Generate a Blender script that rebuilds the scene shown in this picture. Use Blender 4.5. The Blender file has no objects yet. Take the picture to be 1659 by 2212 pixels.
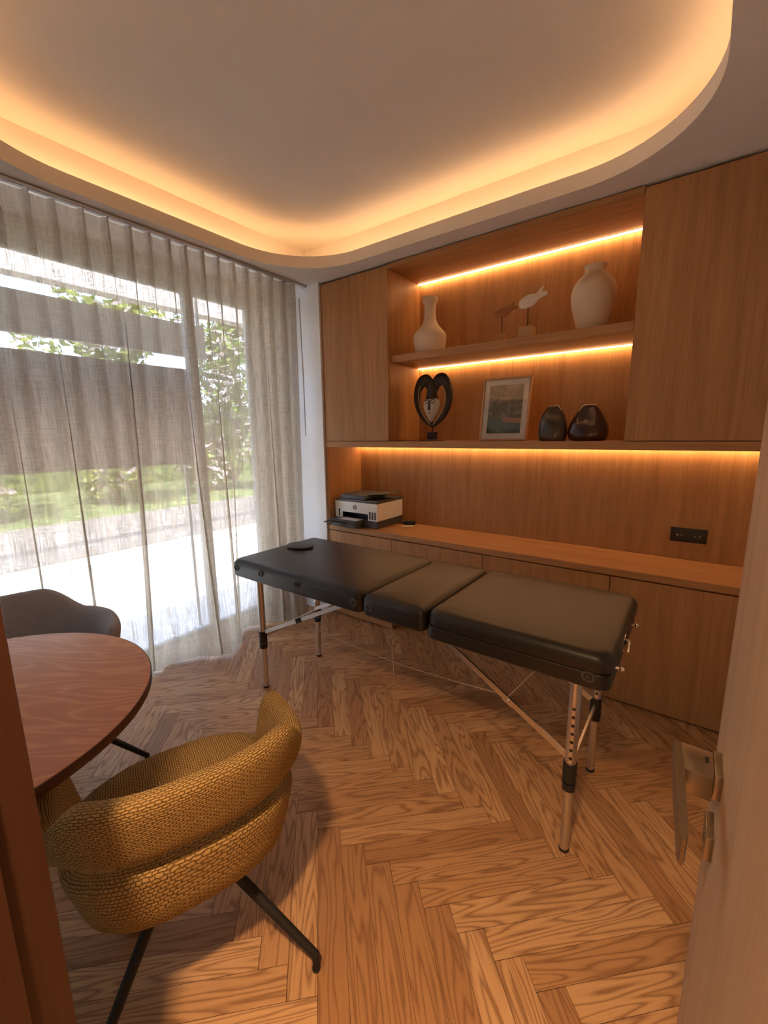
import bpy, bmesh, math, random
from mathutils import Vector, Matrix
random.seed(7)
S = bpy.context.scene
COL = S.collection
pi = math.pi

# ------------------------------------------------------------------ camera
yaw, pitch, roll, fpx = 0.63712323, 0.17985657, -0.01142545, 918.23486
ZC = 1.4292
cy_, sy_ = math.cos(yaw), math.sin(yaw)
fw = Vector((-sy_*math.cos(pitch), cy_*math.cos(pitch), -math.sin(pitch)))
rt = Vector((cy_, sy_, 0)); up = rt.cross(fw)
rt2 = rt*math.cos(roll)+up*math.sin(roll); up2 = -rt*math.sin(roll)+up*math.cos(roll)
cam = bpy.data.cameras.new('camera'); co = bpy.data.objects.new('camera', cam); COL.objects.link(co)
co.matrix_world = Matrix(((rt2.x, up2.x, -fw.x, 0), (rt2.y, up2.y, -fw.y, 0), (rt2.z, up2.z, -fw.z, ZC), (0, 0, 0, 1)))
cam.sensor_fit = 'HORIZONTAL'; cam.sensor_width = 36; cam.lens = fpx/1659*36
cam.clip_start = 0.01; cam.clip_end = 300
S.camera = co

# ------------------------------------------------------------------ world, sun, lamps, exposure
vs = S.view_settings
vs.view_transform = 'Standard'; vs.look = 'None'; vs.exposure = 1.35; vs.gamma = 1; vs.use_curve_mapping = False
LED_COL = (1.0, 0.56, 0.28, 1)
COVE_E, NICHE_E, HALL_E = 5.3, 9.6, 10.0
W = bpy.data.worlds.new('world'); S.world = W; W.use_nodes = True
wn = W.node_tree; wn.nodes.clear()
wo = wn.nodes.new('ShaderNodeOutputWorld'); wb = wn.nodes.new('ShaderNodeBackground'); sk = wn.nodes.new('ShaderNodeTexSky')
try:
    sk.sky_type = 'NISHITA'; sk.sun_disc = False; sk.sun_elevation = math.radians(58); sk.sun_rotation = math.radians(120)
    sk.air_density = 1.0; sk.dust_density = 3.0
except Exception: pass
wb.inputs[1].default_value = 1.35
wn.links.new(sk.outputs[0], wb.inputs[0]); wn.links.new(wb.outputs[0], wo.inputs[0])
sl = bpy.data.lights.new('sun', 'SUN'); sl.energy = 10; sl.angle = math.radians(0.6); sl.color = (1, .96, .9)
so = bpy.data.objects.new('sun', sl); COL.objects.link(so)
so.rotation_euler = Vector((-0.22, 0.30, -1.0)).to_track_quat('-Z', 'Y').to_euler()

# ------------------------------------------------------------------ helpers
def link(o, parent=None):
    COL.objects.link(o)
    if parent is not None: o.parent = parent
    return o
def shade(me, ang=38):
    for p in me.polygons: p.use_smooth = True
    try: me.set_sharp_from_angle(angle=math.radians(ang))
    except Exception: pass
def obj(name, bm, mat, parent=None, smooth=True, ang=38, recalc=True):
    if recalc: bmesh.ops.recalc_face_normals(bm, faces=bm.faces)
    me = bpy.data.meshes.new(name); bm.to_mesh(me); bm.free()
    if me.uv_layers: me.uv_layers[0].name = 'UVMap'
    if smooth: shade(me, ang)
    for m in (mat if isinstance(mat, (list, tuple)) else [mat]): me.materials.append(m)
    o = bpy.data.objects.new(name, me)
    return link(o, parent)
def thing(name, label, cat, loc=(0, 0, 0), rz=0, group=None):
    o = bpy.data.objects.new(name, None); COL.objects.link(o); o.empty_display_size = .05
    o.location = loc; o.rotation_euler = (0, 0, rz)
    return tag(o, label, cat, group)
def tag(o, label, cat, group=None, kind=None):
    o['label'] = label; o['category'] = cat
    if group: o['group'] = group
    if kind: o['kind'] = kind
    return o
def struct(o, label=None):
    o['kind'] = 'structure'
    if label: o['label'] = label
    return o
def box(bm, x0, x1, y0, y1, z0, z1, bev=0, seg=2, M=None, mi=0):
    r = bmesh.ops.create_cube(bm, size=1)
    vsx = r['verts']
    for v in vsx: v.co = Vector(((x0+x1)/2+v.co.x*(x1-x0), (y0+y1)/2+v.co.y*(y1-y0), (z0+z1)/2+v.co.z*(z1-z0)))
    fs = set(f for v in vsx for f in v.link_faces)
    for f in fs: f.material_index = mi
    if bev:
        es = set(e for v in vsx for e in v.link_edges)
        b = bmesh.ops.bevel(bm, geom=list(es), offset=bev, segments=seg, profile=.5, affect='EDGES')
        vsx = list(set(b['verts']) | set(v for v in vsx if v.is_valid))
    if M is not None:
        bmesh.ops.transform(bm, matrix=M, verts=[v for v in vsx if v.is_valid])
    return vsx
def bx(*a, **k):
    bm = bmesh.new(); box(bm, *a, **k); return bm
def ring_loft(bm, rings, cap0=True, cap1=True, closed=True, uvs=None):
    R = [[bm.verts.new(p) for p in r] for r in rings]
    n = len(R[0]); uvl = bm.loops.layers.uv.verify() if uvs else None
    for i in range(len(R)-1):
        for j in range(n if closed else n-1):
            k = (j+1) % n
            f = bm.faces.new((R[i][j], R[i][k], R[i+1][k], R[i+1][j]))
            if uvs:
                for l, uv in zip(f.loops, (uvs(i, j), uvs(i, j+1), uvs(i+1, j+1), uvs(i+1, j))): l[uvl].uv = uv
    if cap0: bm.faces.new(R[0])
    if cap1: bm.faces.new(R[-1])
    return R
def tube(bm, pts, r, n=10, r1=None):
    pts = [Vector(p) for p in pts]; rings = []
    prev = None
    for i, p in enumerate(pts):
        d = (pts[min(i+1, len(pts)-1)]-pts[max(i-1, 0)]).normalized()
        a = prev if prev is not None else (Vector((0, 0, 1)) if abs(d.z) < .9 else Vector((1, 0, 0)))
        u = (a-d*a.dot(d)).normalized(); v = d.cross(u); prev = u
        rr = r if r1 is None else r+(r1-r)*i/(len(pts)-1)
        rings.append([p+(u*math.cos(2*pi*k/n)+v*math.sin(2*pi*k/n))*rr for k in range(n)])
    ring_loft(bm, rings)
    return bm
def tb(pts, r, n=10, r1=None): return tube(bmesh.new(), pts, r, n, r1)
def bar(bm, a, b, w, t, up=(0, 0, 1)):
    a = Vector(a); b = Vector(b); d = (b-a).normalized(); s = d.cross(Vector(up)).normalized(); u = s.cross(d)
    ring_loft(bm, [[p+s*w/2*i+u*t/2*j for i, j in ((1, 1), (-1, 1), (-1, -1), (1, -1))] for p in (a, b)])
    return bm
def lathe(prof, n=48, sx=1, sy=1, cap0=True, cap1=True):
    bm = bmesh.new()
    ring_loft(bm, [[(r*math.cos(2*pi*k/n)*sx, r*math.sin(2*pi*k/n)*sy, z) for k in range(n)] for r, z in prof], cap0, cap1)
    return bm
def smoothprof(P, n=8):
    out = []
    for i in range(len(P)-1):
        p0 = P[max(i-1, 0)]; p1 = P[i]; p2 = P[i+1]; p3 = P[min(i+2, len(P)-1)]
        for k in range(n):
            t = k/n
            out.append(tuple(.5*((2*p1[c])+(-p0[c]+p2[c])*t+(2*p0[c]-5*p1[c]+4*p2[c]-p3[c])*t*t+(-p0[c]+3*p1[c]-3*p2[c]+p3[c])*t**3) for c in range(len(p1))))
    out.append(tuple(P[-1])); return out
def sgp(c, e): return math.copysign(abs(c)**e, c)

# ------------------------------------------------------------------ materials
class NT:
    def __init__(s, name):
        s.m = bpy.data.materials.new(name); s.m.use_nodes = True; s.t = s.m.node_tree; s.t.nodes.clear()
        s.out = s.n('ShaderNodeOutputMaterial')
    def n(s, ty, **k):
        nd = s.t.nodes.new(ty)
        for a, b in k.items(): setattr(nd, a, b)
        return nd
    def l(s, a, b): s.t.links.new(a, b)
    def ramp(s, fac, stops, interp='LINEAR'):
        r = s.n('ShaderNodeValToRGB'); r.color_ramp.interpolation = interp
        e = r.color_ramp.elements
        while len(e) < len(stops): e.new(.5)
        for el, (p, c) in zip(e, stops):
            el.position = p; el.color = c if len(c) == 4 else (*c, 1)
        s.l(fac, r.inputs[0]); return r.outputs[0]
    def math(s, op, a, b=None, c=None):
        m = s.n('ShaderNodeMath', operation=op)
        for i, x in enumerate((a, b, c)):
            if x is None: continue
            if isinstance(x, (int, float)): m.inputs[i].default_value = x
            else: s.l(x, m.inputs[i])
        return m.outputs[0]
    def mix(s, fac, a, b, blend='MIX'):
        m = s.n('ShaderNodeMix', data_type='RGBA', blend_type=blend)
        for i, x in ((0, fac), (6, a), (7, b)):
            if isinstance(x, (int, float)): m.inputs[i].default_value = x
            elif isinstance(x, tuple): m.inputs[i].default_value = x if len(x) == 4 else (*x, 1)
            else: s.l(x, m.inputs[i])
        return m.outputs[2]
    def noise(s, vec, scale, detail=3, rough=.5, dist=0):
        q = s.n('ShaderNodeTexNoise'); q.inputs['Scale'].default_value = scale; q.inputs['Detail'].default_value = detail
        q.inputs['Roughness'].default_value = rough; q.inputs['Distortion'].default_value = dist
        if vec is not None: s.l(vec, q.inputs['Vector'])
        return q.outputs['Fac']
    def mapv(s, vec, sc=(1, 1, 1), loc=(0, 0, 0), rot=(0, 0, 0)):
        m = s.n('ShaderNodeMapping'); m.inputs['Scale'].default_value = sc; m.inputs['Location'].default_value = loc; m.inputs['Rotation'].default_value = rot
        s.l(vec, m.inputs['Vector']); return m.outputs[0]
    def coord(s, k='Object'): return s.n('ShaderNodeTexCoord').outputs[k]
    def bump(s, h, strength=.3, dist=.002):
        b = s.n('ShaderNodeBump'); b.inputs['Strength'].default_value = strength; b.inputs['Distance'].default_value = dist
        s.l(h, b.inputs['Height']); return b.outputs[0]
    def pbr(s, col, rough=.5, metal=0, normal=None, spec=None, **k):
        p = s.n('ShaderNodeBsdfPrincipled')
        if isinstance(col, tuple): p.inputs['Base Color'].default_value = col if len(col) == 4 else (*col, 1)
        else: s.l(col, p.inputs['Base Color'])
        if isinstance(rough, (int, float)): p.inputs['Roughness'].default_value = rough
        else: s.l(rough, p.inputs['Roughness'])
        p.inputs['Metallic'].default_value = metal
        if spec is not None: p.inputs['Specular IOR Level'].default_value = spec
        for a, b in k.items(): p.inputs[a].default_value = b
        if normal is not None: s.l(normal, p.inputs['Normal'])
        s.l(p.outputs[0], s.out.inputs[0]); return s.m
def plain(name, col, rough=.5, metal=0, bumpscale=0, bstr=.1, var=.04, **k):
    t = NT(name); c = t.coord()
    f = t.noise(c, 9, 3); d = tuple(x*(1-var*2) for x in col[:3])
    cc = t.mix(f, d, tuple(min(1, x*(1+var)) for x in col[:3]))
    nrm = t.bump(t.noise(c, bumpscale, 3), bstr, .001) if bumpscale else None
    return t.pbr(cc, rough, metal, nrm, **k)
def wood(name, base, dark, axis='z', fine=170, rough=.5, contrast=1.0, streak=1.0, loc=(0, 0, 0)):
    """fine straight-grained oak veneer; grain along axis"""
    t = NT(name); c = t.coord()
    s = {'x': (.03, 1, 1), 'y': (1, .03, 1), 'z': (1, 1, .03)}[axis]
    v = t.mapv(c, s, loc)
    a = t.noise(v, fine, 3, .6)
    b = t.noise(v, fine*.16, 2, .5)
    s2 = {'x': (.10, 1, 1), 'y': (1, .10, 1), 'z': (1, 1, .10)}[axis]
    rings = t.noise(t.mapv(c, s2, loc), 3.2, 2, .4, .3)
    r = t.math('PINGPONG', t.math('MULTIPLY', rings, 22), 1.0)
    f = t.math('ADD', t.math('MULTIPLY', a, .55), t.math('ADD', t.math('MULTIPLY', b, .35*streak), t.math('MULTIPLY', r, .10*streak)))
    col = t.ramp(f, [(.5-.16/contrast, dark), (.5+.16/contrast, base)])
    nrm = t.bump(a, .12, .0006)
    return t.pbr(col, rough, 0, nrm, spec=.35)

OAK, OAKD = (.52, .270, .115), (.355, .170, .066)
m_oak_v = wood('oak_veneer_vertical', OAK, OAKD, 'z')
m_oak_v2 = wood('oak_veneer_vertical_panel', OAK, OAKD, 'z', loc=(3.1, .4, 1.2), contrast=1.1)
m_oak_h = wood('oak_veneer_horizontal', OAK, OAKD, 'x', loc=(0, 2, 1))
m_door = wood('pale_oak_door', (.50, .345, .235), (.39, .255, .165), 'z', contrast=.9, loc=(1, 5, 0), streak=1.3)
m_jamb = wood('stained_door_lining', (.080, .030, .015), (.058, .021, .010), 'z', contrast=.8)
m_white = plain('white_wall_paint', (.86, .85, .83), .85, bumpscale=260, bstr=.05, var=.01)
m_ceil = plain('ceiling_paint', (.80, .74, .64), .9, bumpscale=260, bstr=.05, var=.01)
m_base = plain('baseboard_white', (.8, .79, .77), .5, var=.01)
m_leather = plain('black_leatherette', (.017, .0135, .011), .38, bumpscale=380, bstr=.22, var=.12, spec=.5)
m_alu = plain('brushed_aluminium', (.72, .70, .67), .32, 1, bumpscale=500, bstr=.05)
m_blackp = plain('black_plastic', (.018, .018, .02), .45)
m_button = plain('grey_rubber_button', (.07, .066, .062), .5)
m_blackm = plain('black_powder_coated_metal', (.012, .0105, .010), .75, bumpscale=600, bstr=.1)
m_cable = plain('steel_cable', (.62, .5, .38), .4, .3)
m_chrome = plain('chrome', (.85, .83, .8), .15, 1)
m_nickel = plain('satin_bronze_nickel', (.36, .30, .235), .34, 1, bumpscale=700, bstr=.03)
m_prwhite = plain('printer_white_plastic', (.80, .77, .73), .5, var=.01)
m_prgrey = plain('printer_dark_grey_plastic', (.075, .078, .085), .5, var=.03)
m_prblack = plain('printer_slot_black', (.012, .012, .013), .3)
m_paper = plain('white_paper', (.75, .74, .72), .8, var=.01)
m_clay = plain('cream_stoneware', (.74, .60, .45), .85, bumpscale=160, bstr=.25, var=.07)
m_clay2 = plain('sand_coloured_stoneware', (.68, .53, .38), .9, bumpscale=220, bstr=.4, var=.06)
m_fishw = plain('chalk_white_carving', (.78, .70, .60), .8, bumpscale=60, bstr=.7, var=.08)
m_fishb = plain('rust_brown_carving', (.36, .15, .06), .75, bumpscale=60, bstr=.7, var=.1)
m_blockw = plain('pale_wood_block', (.55, .36, .18), .7, bumpscale=90, bstr=.2)
m_rail = plain('silver_curtain_rail', (.6, .6, .6), .35, .8)
m_winfr = plain('grey_window_frame', (.42, .40, .38), .5)
m_terr = plain('pale_terrace_stone', (.74, .71, .66), .85, bumpscale=20, bstr=.2, var=.06)
m_screen = plain('dark_brown_canvas', (.055, .043, .036), .9, bumpscale=200)
m_soff = plain('outdoor_soffit_render', (.42, .38, .34), .9)
m_shutter = plain('grey_beam_paint', (.38, .36, .33), .7)
m_box = plain('brown_leather_cushion', (.20, .10, .065), .6, bumpscale=60, bstr=.2)
m_mount = plain('picture_white_mount', (.82, .78, .72), .8, var=.01)
m_frame = wood('beech_picture_frame', (.60, .36, .19), (.48, .27, .13), 'z', fine=300)

def emis(name, col, e):
    t = NT(name); q = t.n('ShaderNodeEmission'); q.inputs[0].default_value = col; q.inputs[1].default_value = e
    t.l(q.outputs[0], t.out.inputs[0]); return t.m
m_cove = emis('cove_led', LED_COL, COVE_E)
m_niche = emis('niche_led', (1, .56, .24, 1), NICHE_E)

def floor_mat():
    t = NT('oak_herringbone_plank')
    uv = t.n('ShaderNodeUVMap', uv_map='UVMap').outputs[0]
    at = t.n('ShaderNodeAttribute', attribute_name='rnd').outputs['Fac']
    cmb = t.n('ShaderNodeCombineXYZ'); t.l(t.math('MULTIPLY', at, 37.0), cmb.inputs[2]); t.l(t.math('MULTIPLY', at, 11.0), cmb.inputs[0])
    va = t.n('ShaderNodeVectorMath', operation='ADD'); t.l(uv, va.inputs[0]); t.l(cmb.outputs[0], va.inputs[1])
    v = va.outputs[0]
    # growth rings = level sets of a stretched noise field
    f = t.noise(t.mapv(v, (1.35, 11.5, 1)), 1.0, 2, .45, .25)
    f = t.math('ADD', f, t.math('MULTIPLY', t.noise(t.mapv(v, (30, 160, 1)), 1.0, 2), .012))
    cy = t.math('MULTIPLY', f, 31.0)
    saw = t.math('PINGPONG', cy, 1.0)
    line = t.ramp(saw, [(0, (1, 1, 1)), (.22, (.60, .60, .60)), (.50, (.15, .15, .15)), (1, (0, 0, 0))])
    fine = t.noise(t.mapv(v, (14, 420, 1)), 1.0, 2, .6)
    pores = t.ramp(fine, [(.50, (0, 0, 0)), (.72, (1, 1, 1))])
    tone = t.ramp(at, [(0, (.41, .212, .092)), (.35, (.53, .292, .132)), (.7, (.60, .345, .160)), (1, (.71, .435, .215))])
    big = t.noise(t.mapv(v, (3, 8, 1)), 1.0, 2)
    tone = t.mix(t.math('MULTIPLY', big, .35), tone, (.40, .20, .092))
    grain = t.mix(t.math('MULTIPLY', line, .74), tone, (.20, .082, .032))
    col = t.mix(t.math('MULTIPLY', pores, .22), grain, (.26, .125, .055))
    rough = t.math('ADD', t.math('MULTIPLY', line, .15), .40)
    nrm = t.bump(t.math('ADD', t.math('MULTIPLY', line, -.6), t.math('MULTIPLY', pores, -.3)), .28, .0006)
    return t.pbr(col, rough, 0, nrm, spec=.38)
m_floor = floor_mat()
m_gap = plain('floor_joint_dark', (.05, .025, .012), .9)

def table_mat():
    t = NT('red_brown_ash_tabletop'); c = t.coord()
    v = t.mapv(c, (1, 1, 1), rot=(0, 0, math.radians(-38)))
    f = t.noise(t.mapv(v, (1.4, 6.5, 1)), 1.0, 2, .45, .4)
    saw = t.math('PINGPONG', t.math('MULTIPLY', f, 34), 1.0)
    line = t.ramp(saw, [(0, (1, 1, 1)), (.35, (.25, .25, .25)), (1, (0, 0, 0))])
    fine = t.noise(t.mapv(v, (8, 300, 1)), 1.0, 2)
    col = t.mix(t.math('MULTIPLY', line, .75), (.62, .24, .088), (.82, .40, .165))
    col = t.mix(t.math('MULTIPLY', fine, .3), col, (.22, .08, .035))
    nrm = t.bump(t.math('ADD', line, t.math('MULTIPLY', fine, .3)), .25, .0006)
    return t.pbr(col, .38, 0, nrm, spec=.45)
m_table = table_mat()
m_tleg = wood('dark_red_brown_wood', (.16, .055, .028), (.10, .034, .018), 'z', rough=.45)

def fabric(name, c1, c2, usc=1.0, bs=.9, cross=(55, 110)):
    t = NT(name); uv = t.n('ShaderNodeUVMap', uv_map='UVMap').outputs[0]
    b = t.n('ShaderNodeTexBrick'); b.offset = .5
    b.inputs['Scale'].default_value = 1.0; b.inputs['Mortar Size'].default_value = .0017
    b.inputs['Mortar Smooth'].default_value = 1.0; b.inputs['Brick Width'].default_value = .0120; b.inputs['Row Height'].default_value = .0060
    wv = t.noise(t.coord(), 60, 2)
    va = t.n('ShaderNodeVectorMath', operation='ADD'); sc = t.n('ShaderNodeCombineXYZ')
    t.l(t.math('MULTIPLY', wv, .008), sc.inputs[0]); t.l(t.math('MULTIPLY', t.noise(t.coord(), 75, 2), .007), sc.inputs[1])
    t.l(uv, va.inputs[0]); t.l(sc.outputs[0], va.inputs[1]); t.l(va.outputs[0], b.inputs['Vector'])
    h = t.math('SUBTRACT', 1.0, b.outputs['Fac'])
    fz = t.noise(t.coord(), 420, 3, .7)
    h2 = t.math('ADD', h, t.math('MULTIPLY', fz, .5))
    col = t.mix(t.math('MULTIPLY', h2, .7), c1, c2)
    return t.pbr(col, .95, 0, t.bump(h2, bs, .003), spec=.15)
m_yellow = fabric('mustard_boucle', (.15, .080, .026), (.54, .35, .14))
m_grey = fabric('grey_boucle', (.20, .195, .205), (.46, .45, .47), bs=.5)

def curtain_mat():
    t = NT('sheer_linen'); uv = t.n('ShaderNodeUVMap', uv_map='UVMap').outputs[0]
    a = t.noise(t.mapv(uv, (230, 7, 1)), 1.0, 4, .72)      # vertical slubs
    b = t.noise(t.mapv(uv, (9, 190, 1), (5, 0, 0)), 1.0, 3, .7)  # horizontal slubs
    big = t.noise(t.mapv(uv, (30, 1.5, 1)), 1.0, 2)
    s = t.math('ADD', t.math('MULTIPLY', a, .62), t.math('ADD', t.math('MULTIPLY', b, .34), t.math('MULTIPLY', big, .10)))
    alpha = t.ramp(s, [(.40, (.98, .98, .98)), (.52, (.82, .82, .82)), (.68, (.52, .52, .52))])
    uvx = t.n('ShaderNodeSeparateXYZ'); t.l(uv, uvx.inputs[0])
    head = t.ramp(uvx.outputs[1], [(.0, (0, 0, 0)), (1, (1, 1, 1))])
    hem = t.math('GREATER_THAN', uvx.outputs[1], 2.405)
    alpha = t.math('MINIMUM', t.math('ADD', t.math('MULTIPLY', alpha, 1.0), t.math('MULTIPLY', hem, .04)), .97)
    col = t.mix(s, (.64, .545, .425), (.43, .35, .265))
    d = t.n('ShaderNodeBsdfDiffuse'); tr = t.n('ShaderNodeBsdfTranslucent'); tp = t.n('ShaderNodeBsdfTransparent')
    t.l(col, d.inputs[0]); t.l(col, tr.inputs[0])
    m1 = t.n('ShaderNodeMixShader'); m1.inputs[0].default_value = .50
    t.l(d.outputs[0], m1.inputs[1]); t.l(tr.outputs[0], m1.inputs[2])
    m2 = t.n('ShaderNodeMixShader'); t.l(alpha, m2.inputs[0]); t.l(tp.outputs[0], m2.inputs[1]); t.l(m1.outputs[0], m2.inputs[2])
    t.l(m2.outputs[0], t.out.inputs[0]); return t.m
m_curtain = curtain_mat()
def glass_mat(name, tint=(1, 1, 1), refl=.08):
    t = NT(name); tp = t.n('ShaderNodeBsdfTransparent'); tp.inputs[0].default_value = (*tint, 1)
    g = t.n('ShaderNodeBsdfGlossy'); g.inputs['Roughness'].default_value = .03
    lw = t.n('ShaderNodeLayerWeight'); lw.inputs[0].default_value = .35
    f = t.math('ADD', t.math('MULTIPLY', lw.outputs['Fresnel'], .6), refl*.3)
    m = t.n('ShaderNodeMixShader'); t.l(f, m.inputs[0]); t.l(tp.outputs[0], m.inputs[1]); t.l(g.outputs[0], m.inputs[2])
    t.l(m.outputs[0], t.out.inputs[0]); return t.m
m_glass = glass_mat('window_glass'); m_pglass = glass_mat('picture_glass', refl=.06)
def leafm(name, c1, c2):
    t = NT(name); oi = t.n('ShaderNodeTexCoord').outputs['Object']
    col = t.mix(t.ramp(t.noise(oi, 5, 3), [(.35, (0, 0, 0)), (.65, (1, 1, 1))]), c1, c2)
    d = t.n('ShaderNodeBsdfDiffuse'); tr = t.n('ShaderNodeBsdfTranslucent'); t.l(col, d.inputs[0]); t.l(col, tr.inputs[0])
    m = t.n('ShaderNodeMixShader'); m.inputs[0].default_value = .35; t.l(d.outputs[0], m.inputs[1]); t.l(tr.outputs[0], m.inputs[2])
    t.l(m.outputs[0], t.out.inputs[0]); return t.m
m_leafA = leafm('leaf_green', (.05, .10, .03), (.22, .30, .08))
m_leafB = leafm('leaf_yellow_green', (.10, .16, .04), (.42, .46, .12))
m_leafP = leafm('blossom_pink_white', (.30, .30, .20), (.75, .62, .68))
m_grass = leafm('lawn_grass', (.08, .12, .05), (.19, .24, .10))
m_bark = plain('bark', (.10, .07, .05), .9, bumpscale=30, bstr=.5)

# ================================================================== STRUCTURE
XL, XR, YB, YF = -2.82, .46, 2.82, -1.25       # room planes
YC = 2.40                                       # cabinet front plane
CZ, RZ = 2.5126, 2.75                           # soffit / raised ceiling heights
XW = -2.80

# ---- floor (herringbone planks as one mesh)
def make_floor():
    bm = bmesh.new(); uvl = bm.loops.layers.uv.verify()
    rl = bm.faces.layers.float.new('rnd') if hasattr(bm.faces.layers, 'float') else None
    w, L, st, bandh = .0803, .559, .11345, .3955
    r2 = math.sqrt(.5); x0, y0 = -.660, .948
    rng = random.Random(3); recs = []
    for k in range(-7, 6):
        yy = y0+k*bandh
        up_right = (k % 2 == 0)
        for i in range(-45, 45):
            if up_right:
                A = Vector((x0+st*i, yy-.0284)); d = Vector((r2, r2)); q = Vector((-r2, r2))
            else:
                A = Vector((x0+.3955+st*i, yy-.0284)); d = Vector((-r2, r2)); q = Vector((r2, r2))
            c = A+d*L/2
            if not (-3.2 < c.x < .95 and -1.7 < c.y < 3.2): continue
            g = .0006
            P = [A+d*g+q*g, A+d*(L-g)+q*g, A+d*(L-g)+q*(w-g), A+d*g+q*(w-g)]
            if (P[1]-P[0]).cross(P[2]-P[1]) < 0: P2 = [P[0], P[3], P[2], P[1]]; U = [(0, 0), (0, w), (L, w), (L, 0)]
            else: P2 = P; U = [(0, 0), (L, 0), (L, w), (0, w)]
            vv = [bm.verts.new((p.x, p.y, 0)) for p in P2]
            f = bm.faces.new(vv); rr = rng.random()
            if rl: f[rl] = rr
            for l, uv in zip(f.loops, U): l[uvl].uv = uv
    for co_, no in (((XL, 0, 0), (-1, 0, 0)), ((XR, 0, 0), (1, 0, 0)), ((0, YB, 0), (0, 1, 0)), ((0, YF, 0), (0, -1, 0))):
        bmesh.ops.bisect_plane(bm, geom=bm.verts[:]+bm.edges[:]+bm.faces[:], plane_co=co_, plane_no=no, clear_outer=True)
    # dark joint bed below, closed slab
    box(bm, XL, XR, YF, YB, -.06, -.0008, mi=1)
    o = obj('floor', bm, [m_floor, m_gap], smooth=False, recalc=False)
    return struct(o, 'honey oak herringbone parquet floor')
make_floor()

# ---- ceiling: soffit with rounded opening, fascia, trough, raised slab
def rrect(x0, x1, y0, y1, r, n=16):
    P = []
    for cx, cy, a in ((x1-r, y1-r, 0), (x0+r, y1-r, 90), (x0+r, y0+r, 180), (x1-r, y0+r, 270)):
        for k in range(n+1):
            t = math.radians(a+90*k/n); P.append((cx+r*math.cos(t), cy+r*math.sin(t)))
    return P
OX0, OX1, OY0, OY1, OR = -2.375, -.045, .36, 2.27, .50
TX0, TX1, TY0, TY1 = -2.485, .07, .24, 2.41
def make_ceiling():
    bm = bmesh.new(); n = 16; P = rrect(OX0, OX1, OY0, OY1, OR, n); N = len(P)
    zt = 2.583
    lo = [bm.verts.new((x, y, CZ)) for x, y in P]; hi = [bm.verts.new((x, y, zt)) for x, y in P]
    P3 = rrect(OX0-.022, OX1+.022, OY0-.022, OY1+.022, OR+.022, n); hi2 = [bm.verts.new((x, y, zt)) for x, y in P3]
    lo2 = [bm.verts.new((x, y, CZ+.02)) for x, y in P3]
    for i in range(N):
        j = (i+1) % N
        bm.faces.new((lo[i], lo[j], hi[j], hi[i])); bm.faces.new((hi[i], hi[j], hi2[j], hi2[i])); bm.faces.new((hi2[i], hi2[j], lo2[j], lo2[i]))
    # soffit underside to room rectangle, per corner fans
    def ringto(vs_, rect, z):
        c = [bm.verts.new((x, y, z)) for x, y in rect]   # order: (+,+),(-,+),(-,-),(+,-)
        for q in range(4):
            for k in range(n): bm.faces.new((vs_[q*(n+1)+k], vs_[q*(n+1)+k+1], c[q]))
            a = vs_[q*(n+1)+n]; b = vs_[((q+1)*(n+1)) % N]; bm.faces.new((a, b, c[(q+1) % 4], c[q]))
        return c
    ringto(lo, [(XR, YB), (XL, YB), (XL, YF), (XR, YF)], CZ)
    tr = ringto(lo2, [(TX1, TY1), (TX0, TY1), (TX0, TY0), (TX1, TY0)], CZ+.02)
    tt = [bm.verts.new((v.co.x, v.co.y, RZ)) for v in tr]
    for q in range(4): bm.faces.new((tr[q], tr[(q+1) % 4], tt[(q+1) % 4], tt[q]))
    bm.faces.new(tt)
    box(bm, XL-.15, XR+.15, YF-.15, YB+.15, RZ+.005, RZ+.12)
    return struct(obj('ceiling', bm, m_ceil, ang=30, recalc=False), 'white dropped ceiling with rounded glowing cove opening')
make_ceiling()

def wall(name, *a, mat=m_white, label=None):
    return struct(obj(name, bx(*a), mat, smooth=False), label)
wall('wall_back', XL-.15, XR+.15, YB, YB+.15, -.06, RZ)
wall('wall_right', XR, XR+.15, YF-.15, YB, -.06, RZ)
wall('wall_front', XL-.15, XR, YF-.15, YF, -.06, RZ)
# window wall with opening
WY0, WY1, WZ1 = -.95, 2.205, 2.44
bm = bmesh.new()
box(bm, XL-.15, XL, YF, WY0, -.06, RZ); box(bm, XL-.15, XL, WY1, YB, -.06, RZ); box(bm, XL-.15, XL, WY0, WY1, WZ1, RZ); box(bm, XL-.15, XL, WY0, WY1, -.06, -.001)
struct(obj('wall_left', bm, m_white, smooth=False), 'white wall around the wide window')
# white filler wall beside the fitted cabinet
struct(obj('trim_1', bx(XL, -2.333, 2.385, YB, 0, CZ), m_white, smooth=False), 'white wall return between curtain and fitted oak cabinet')
struct(obj('baseboard_back', bx(XL, -2.335, 2.372, 2.385, 0, .09, bev=.003), m_base), 'white baseboard beside the fitted cabinet')
# entry wing wall and its wooden lining
wall('wall_entry', -.76, -.668, YF, .085, 0, CZ)
bm = bmesh.new()
box(bm, -.668, -.640, YF, .111, 0, CZ, bev=.002); box(bm, -.640, -.622, YF, .066, 0, CZ, bev=.002); box(bm, -.775, -.655, .085, .111, 0, CZ-.001, bev=.002)
struct(obj('trim_2', bm, m_jamb), 'dark stained wooden door lining at the left edge')

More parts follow.
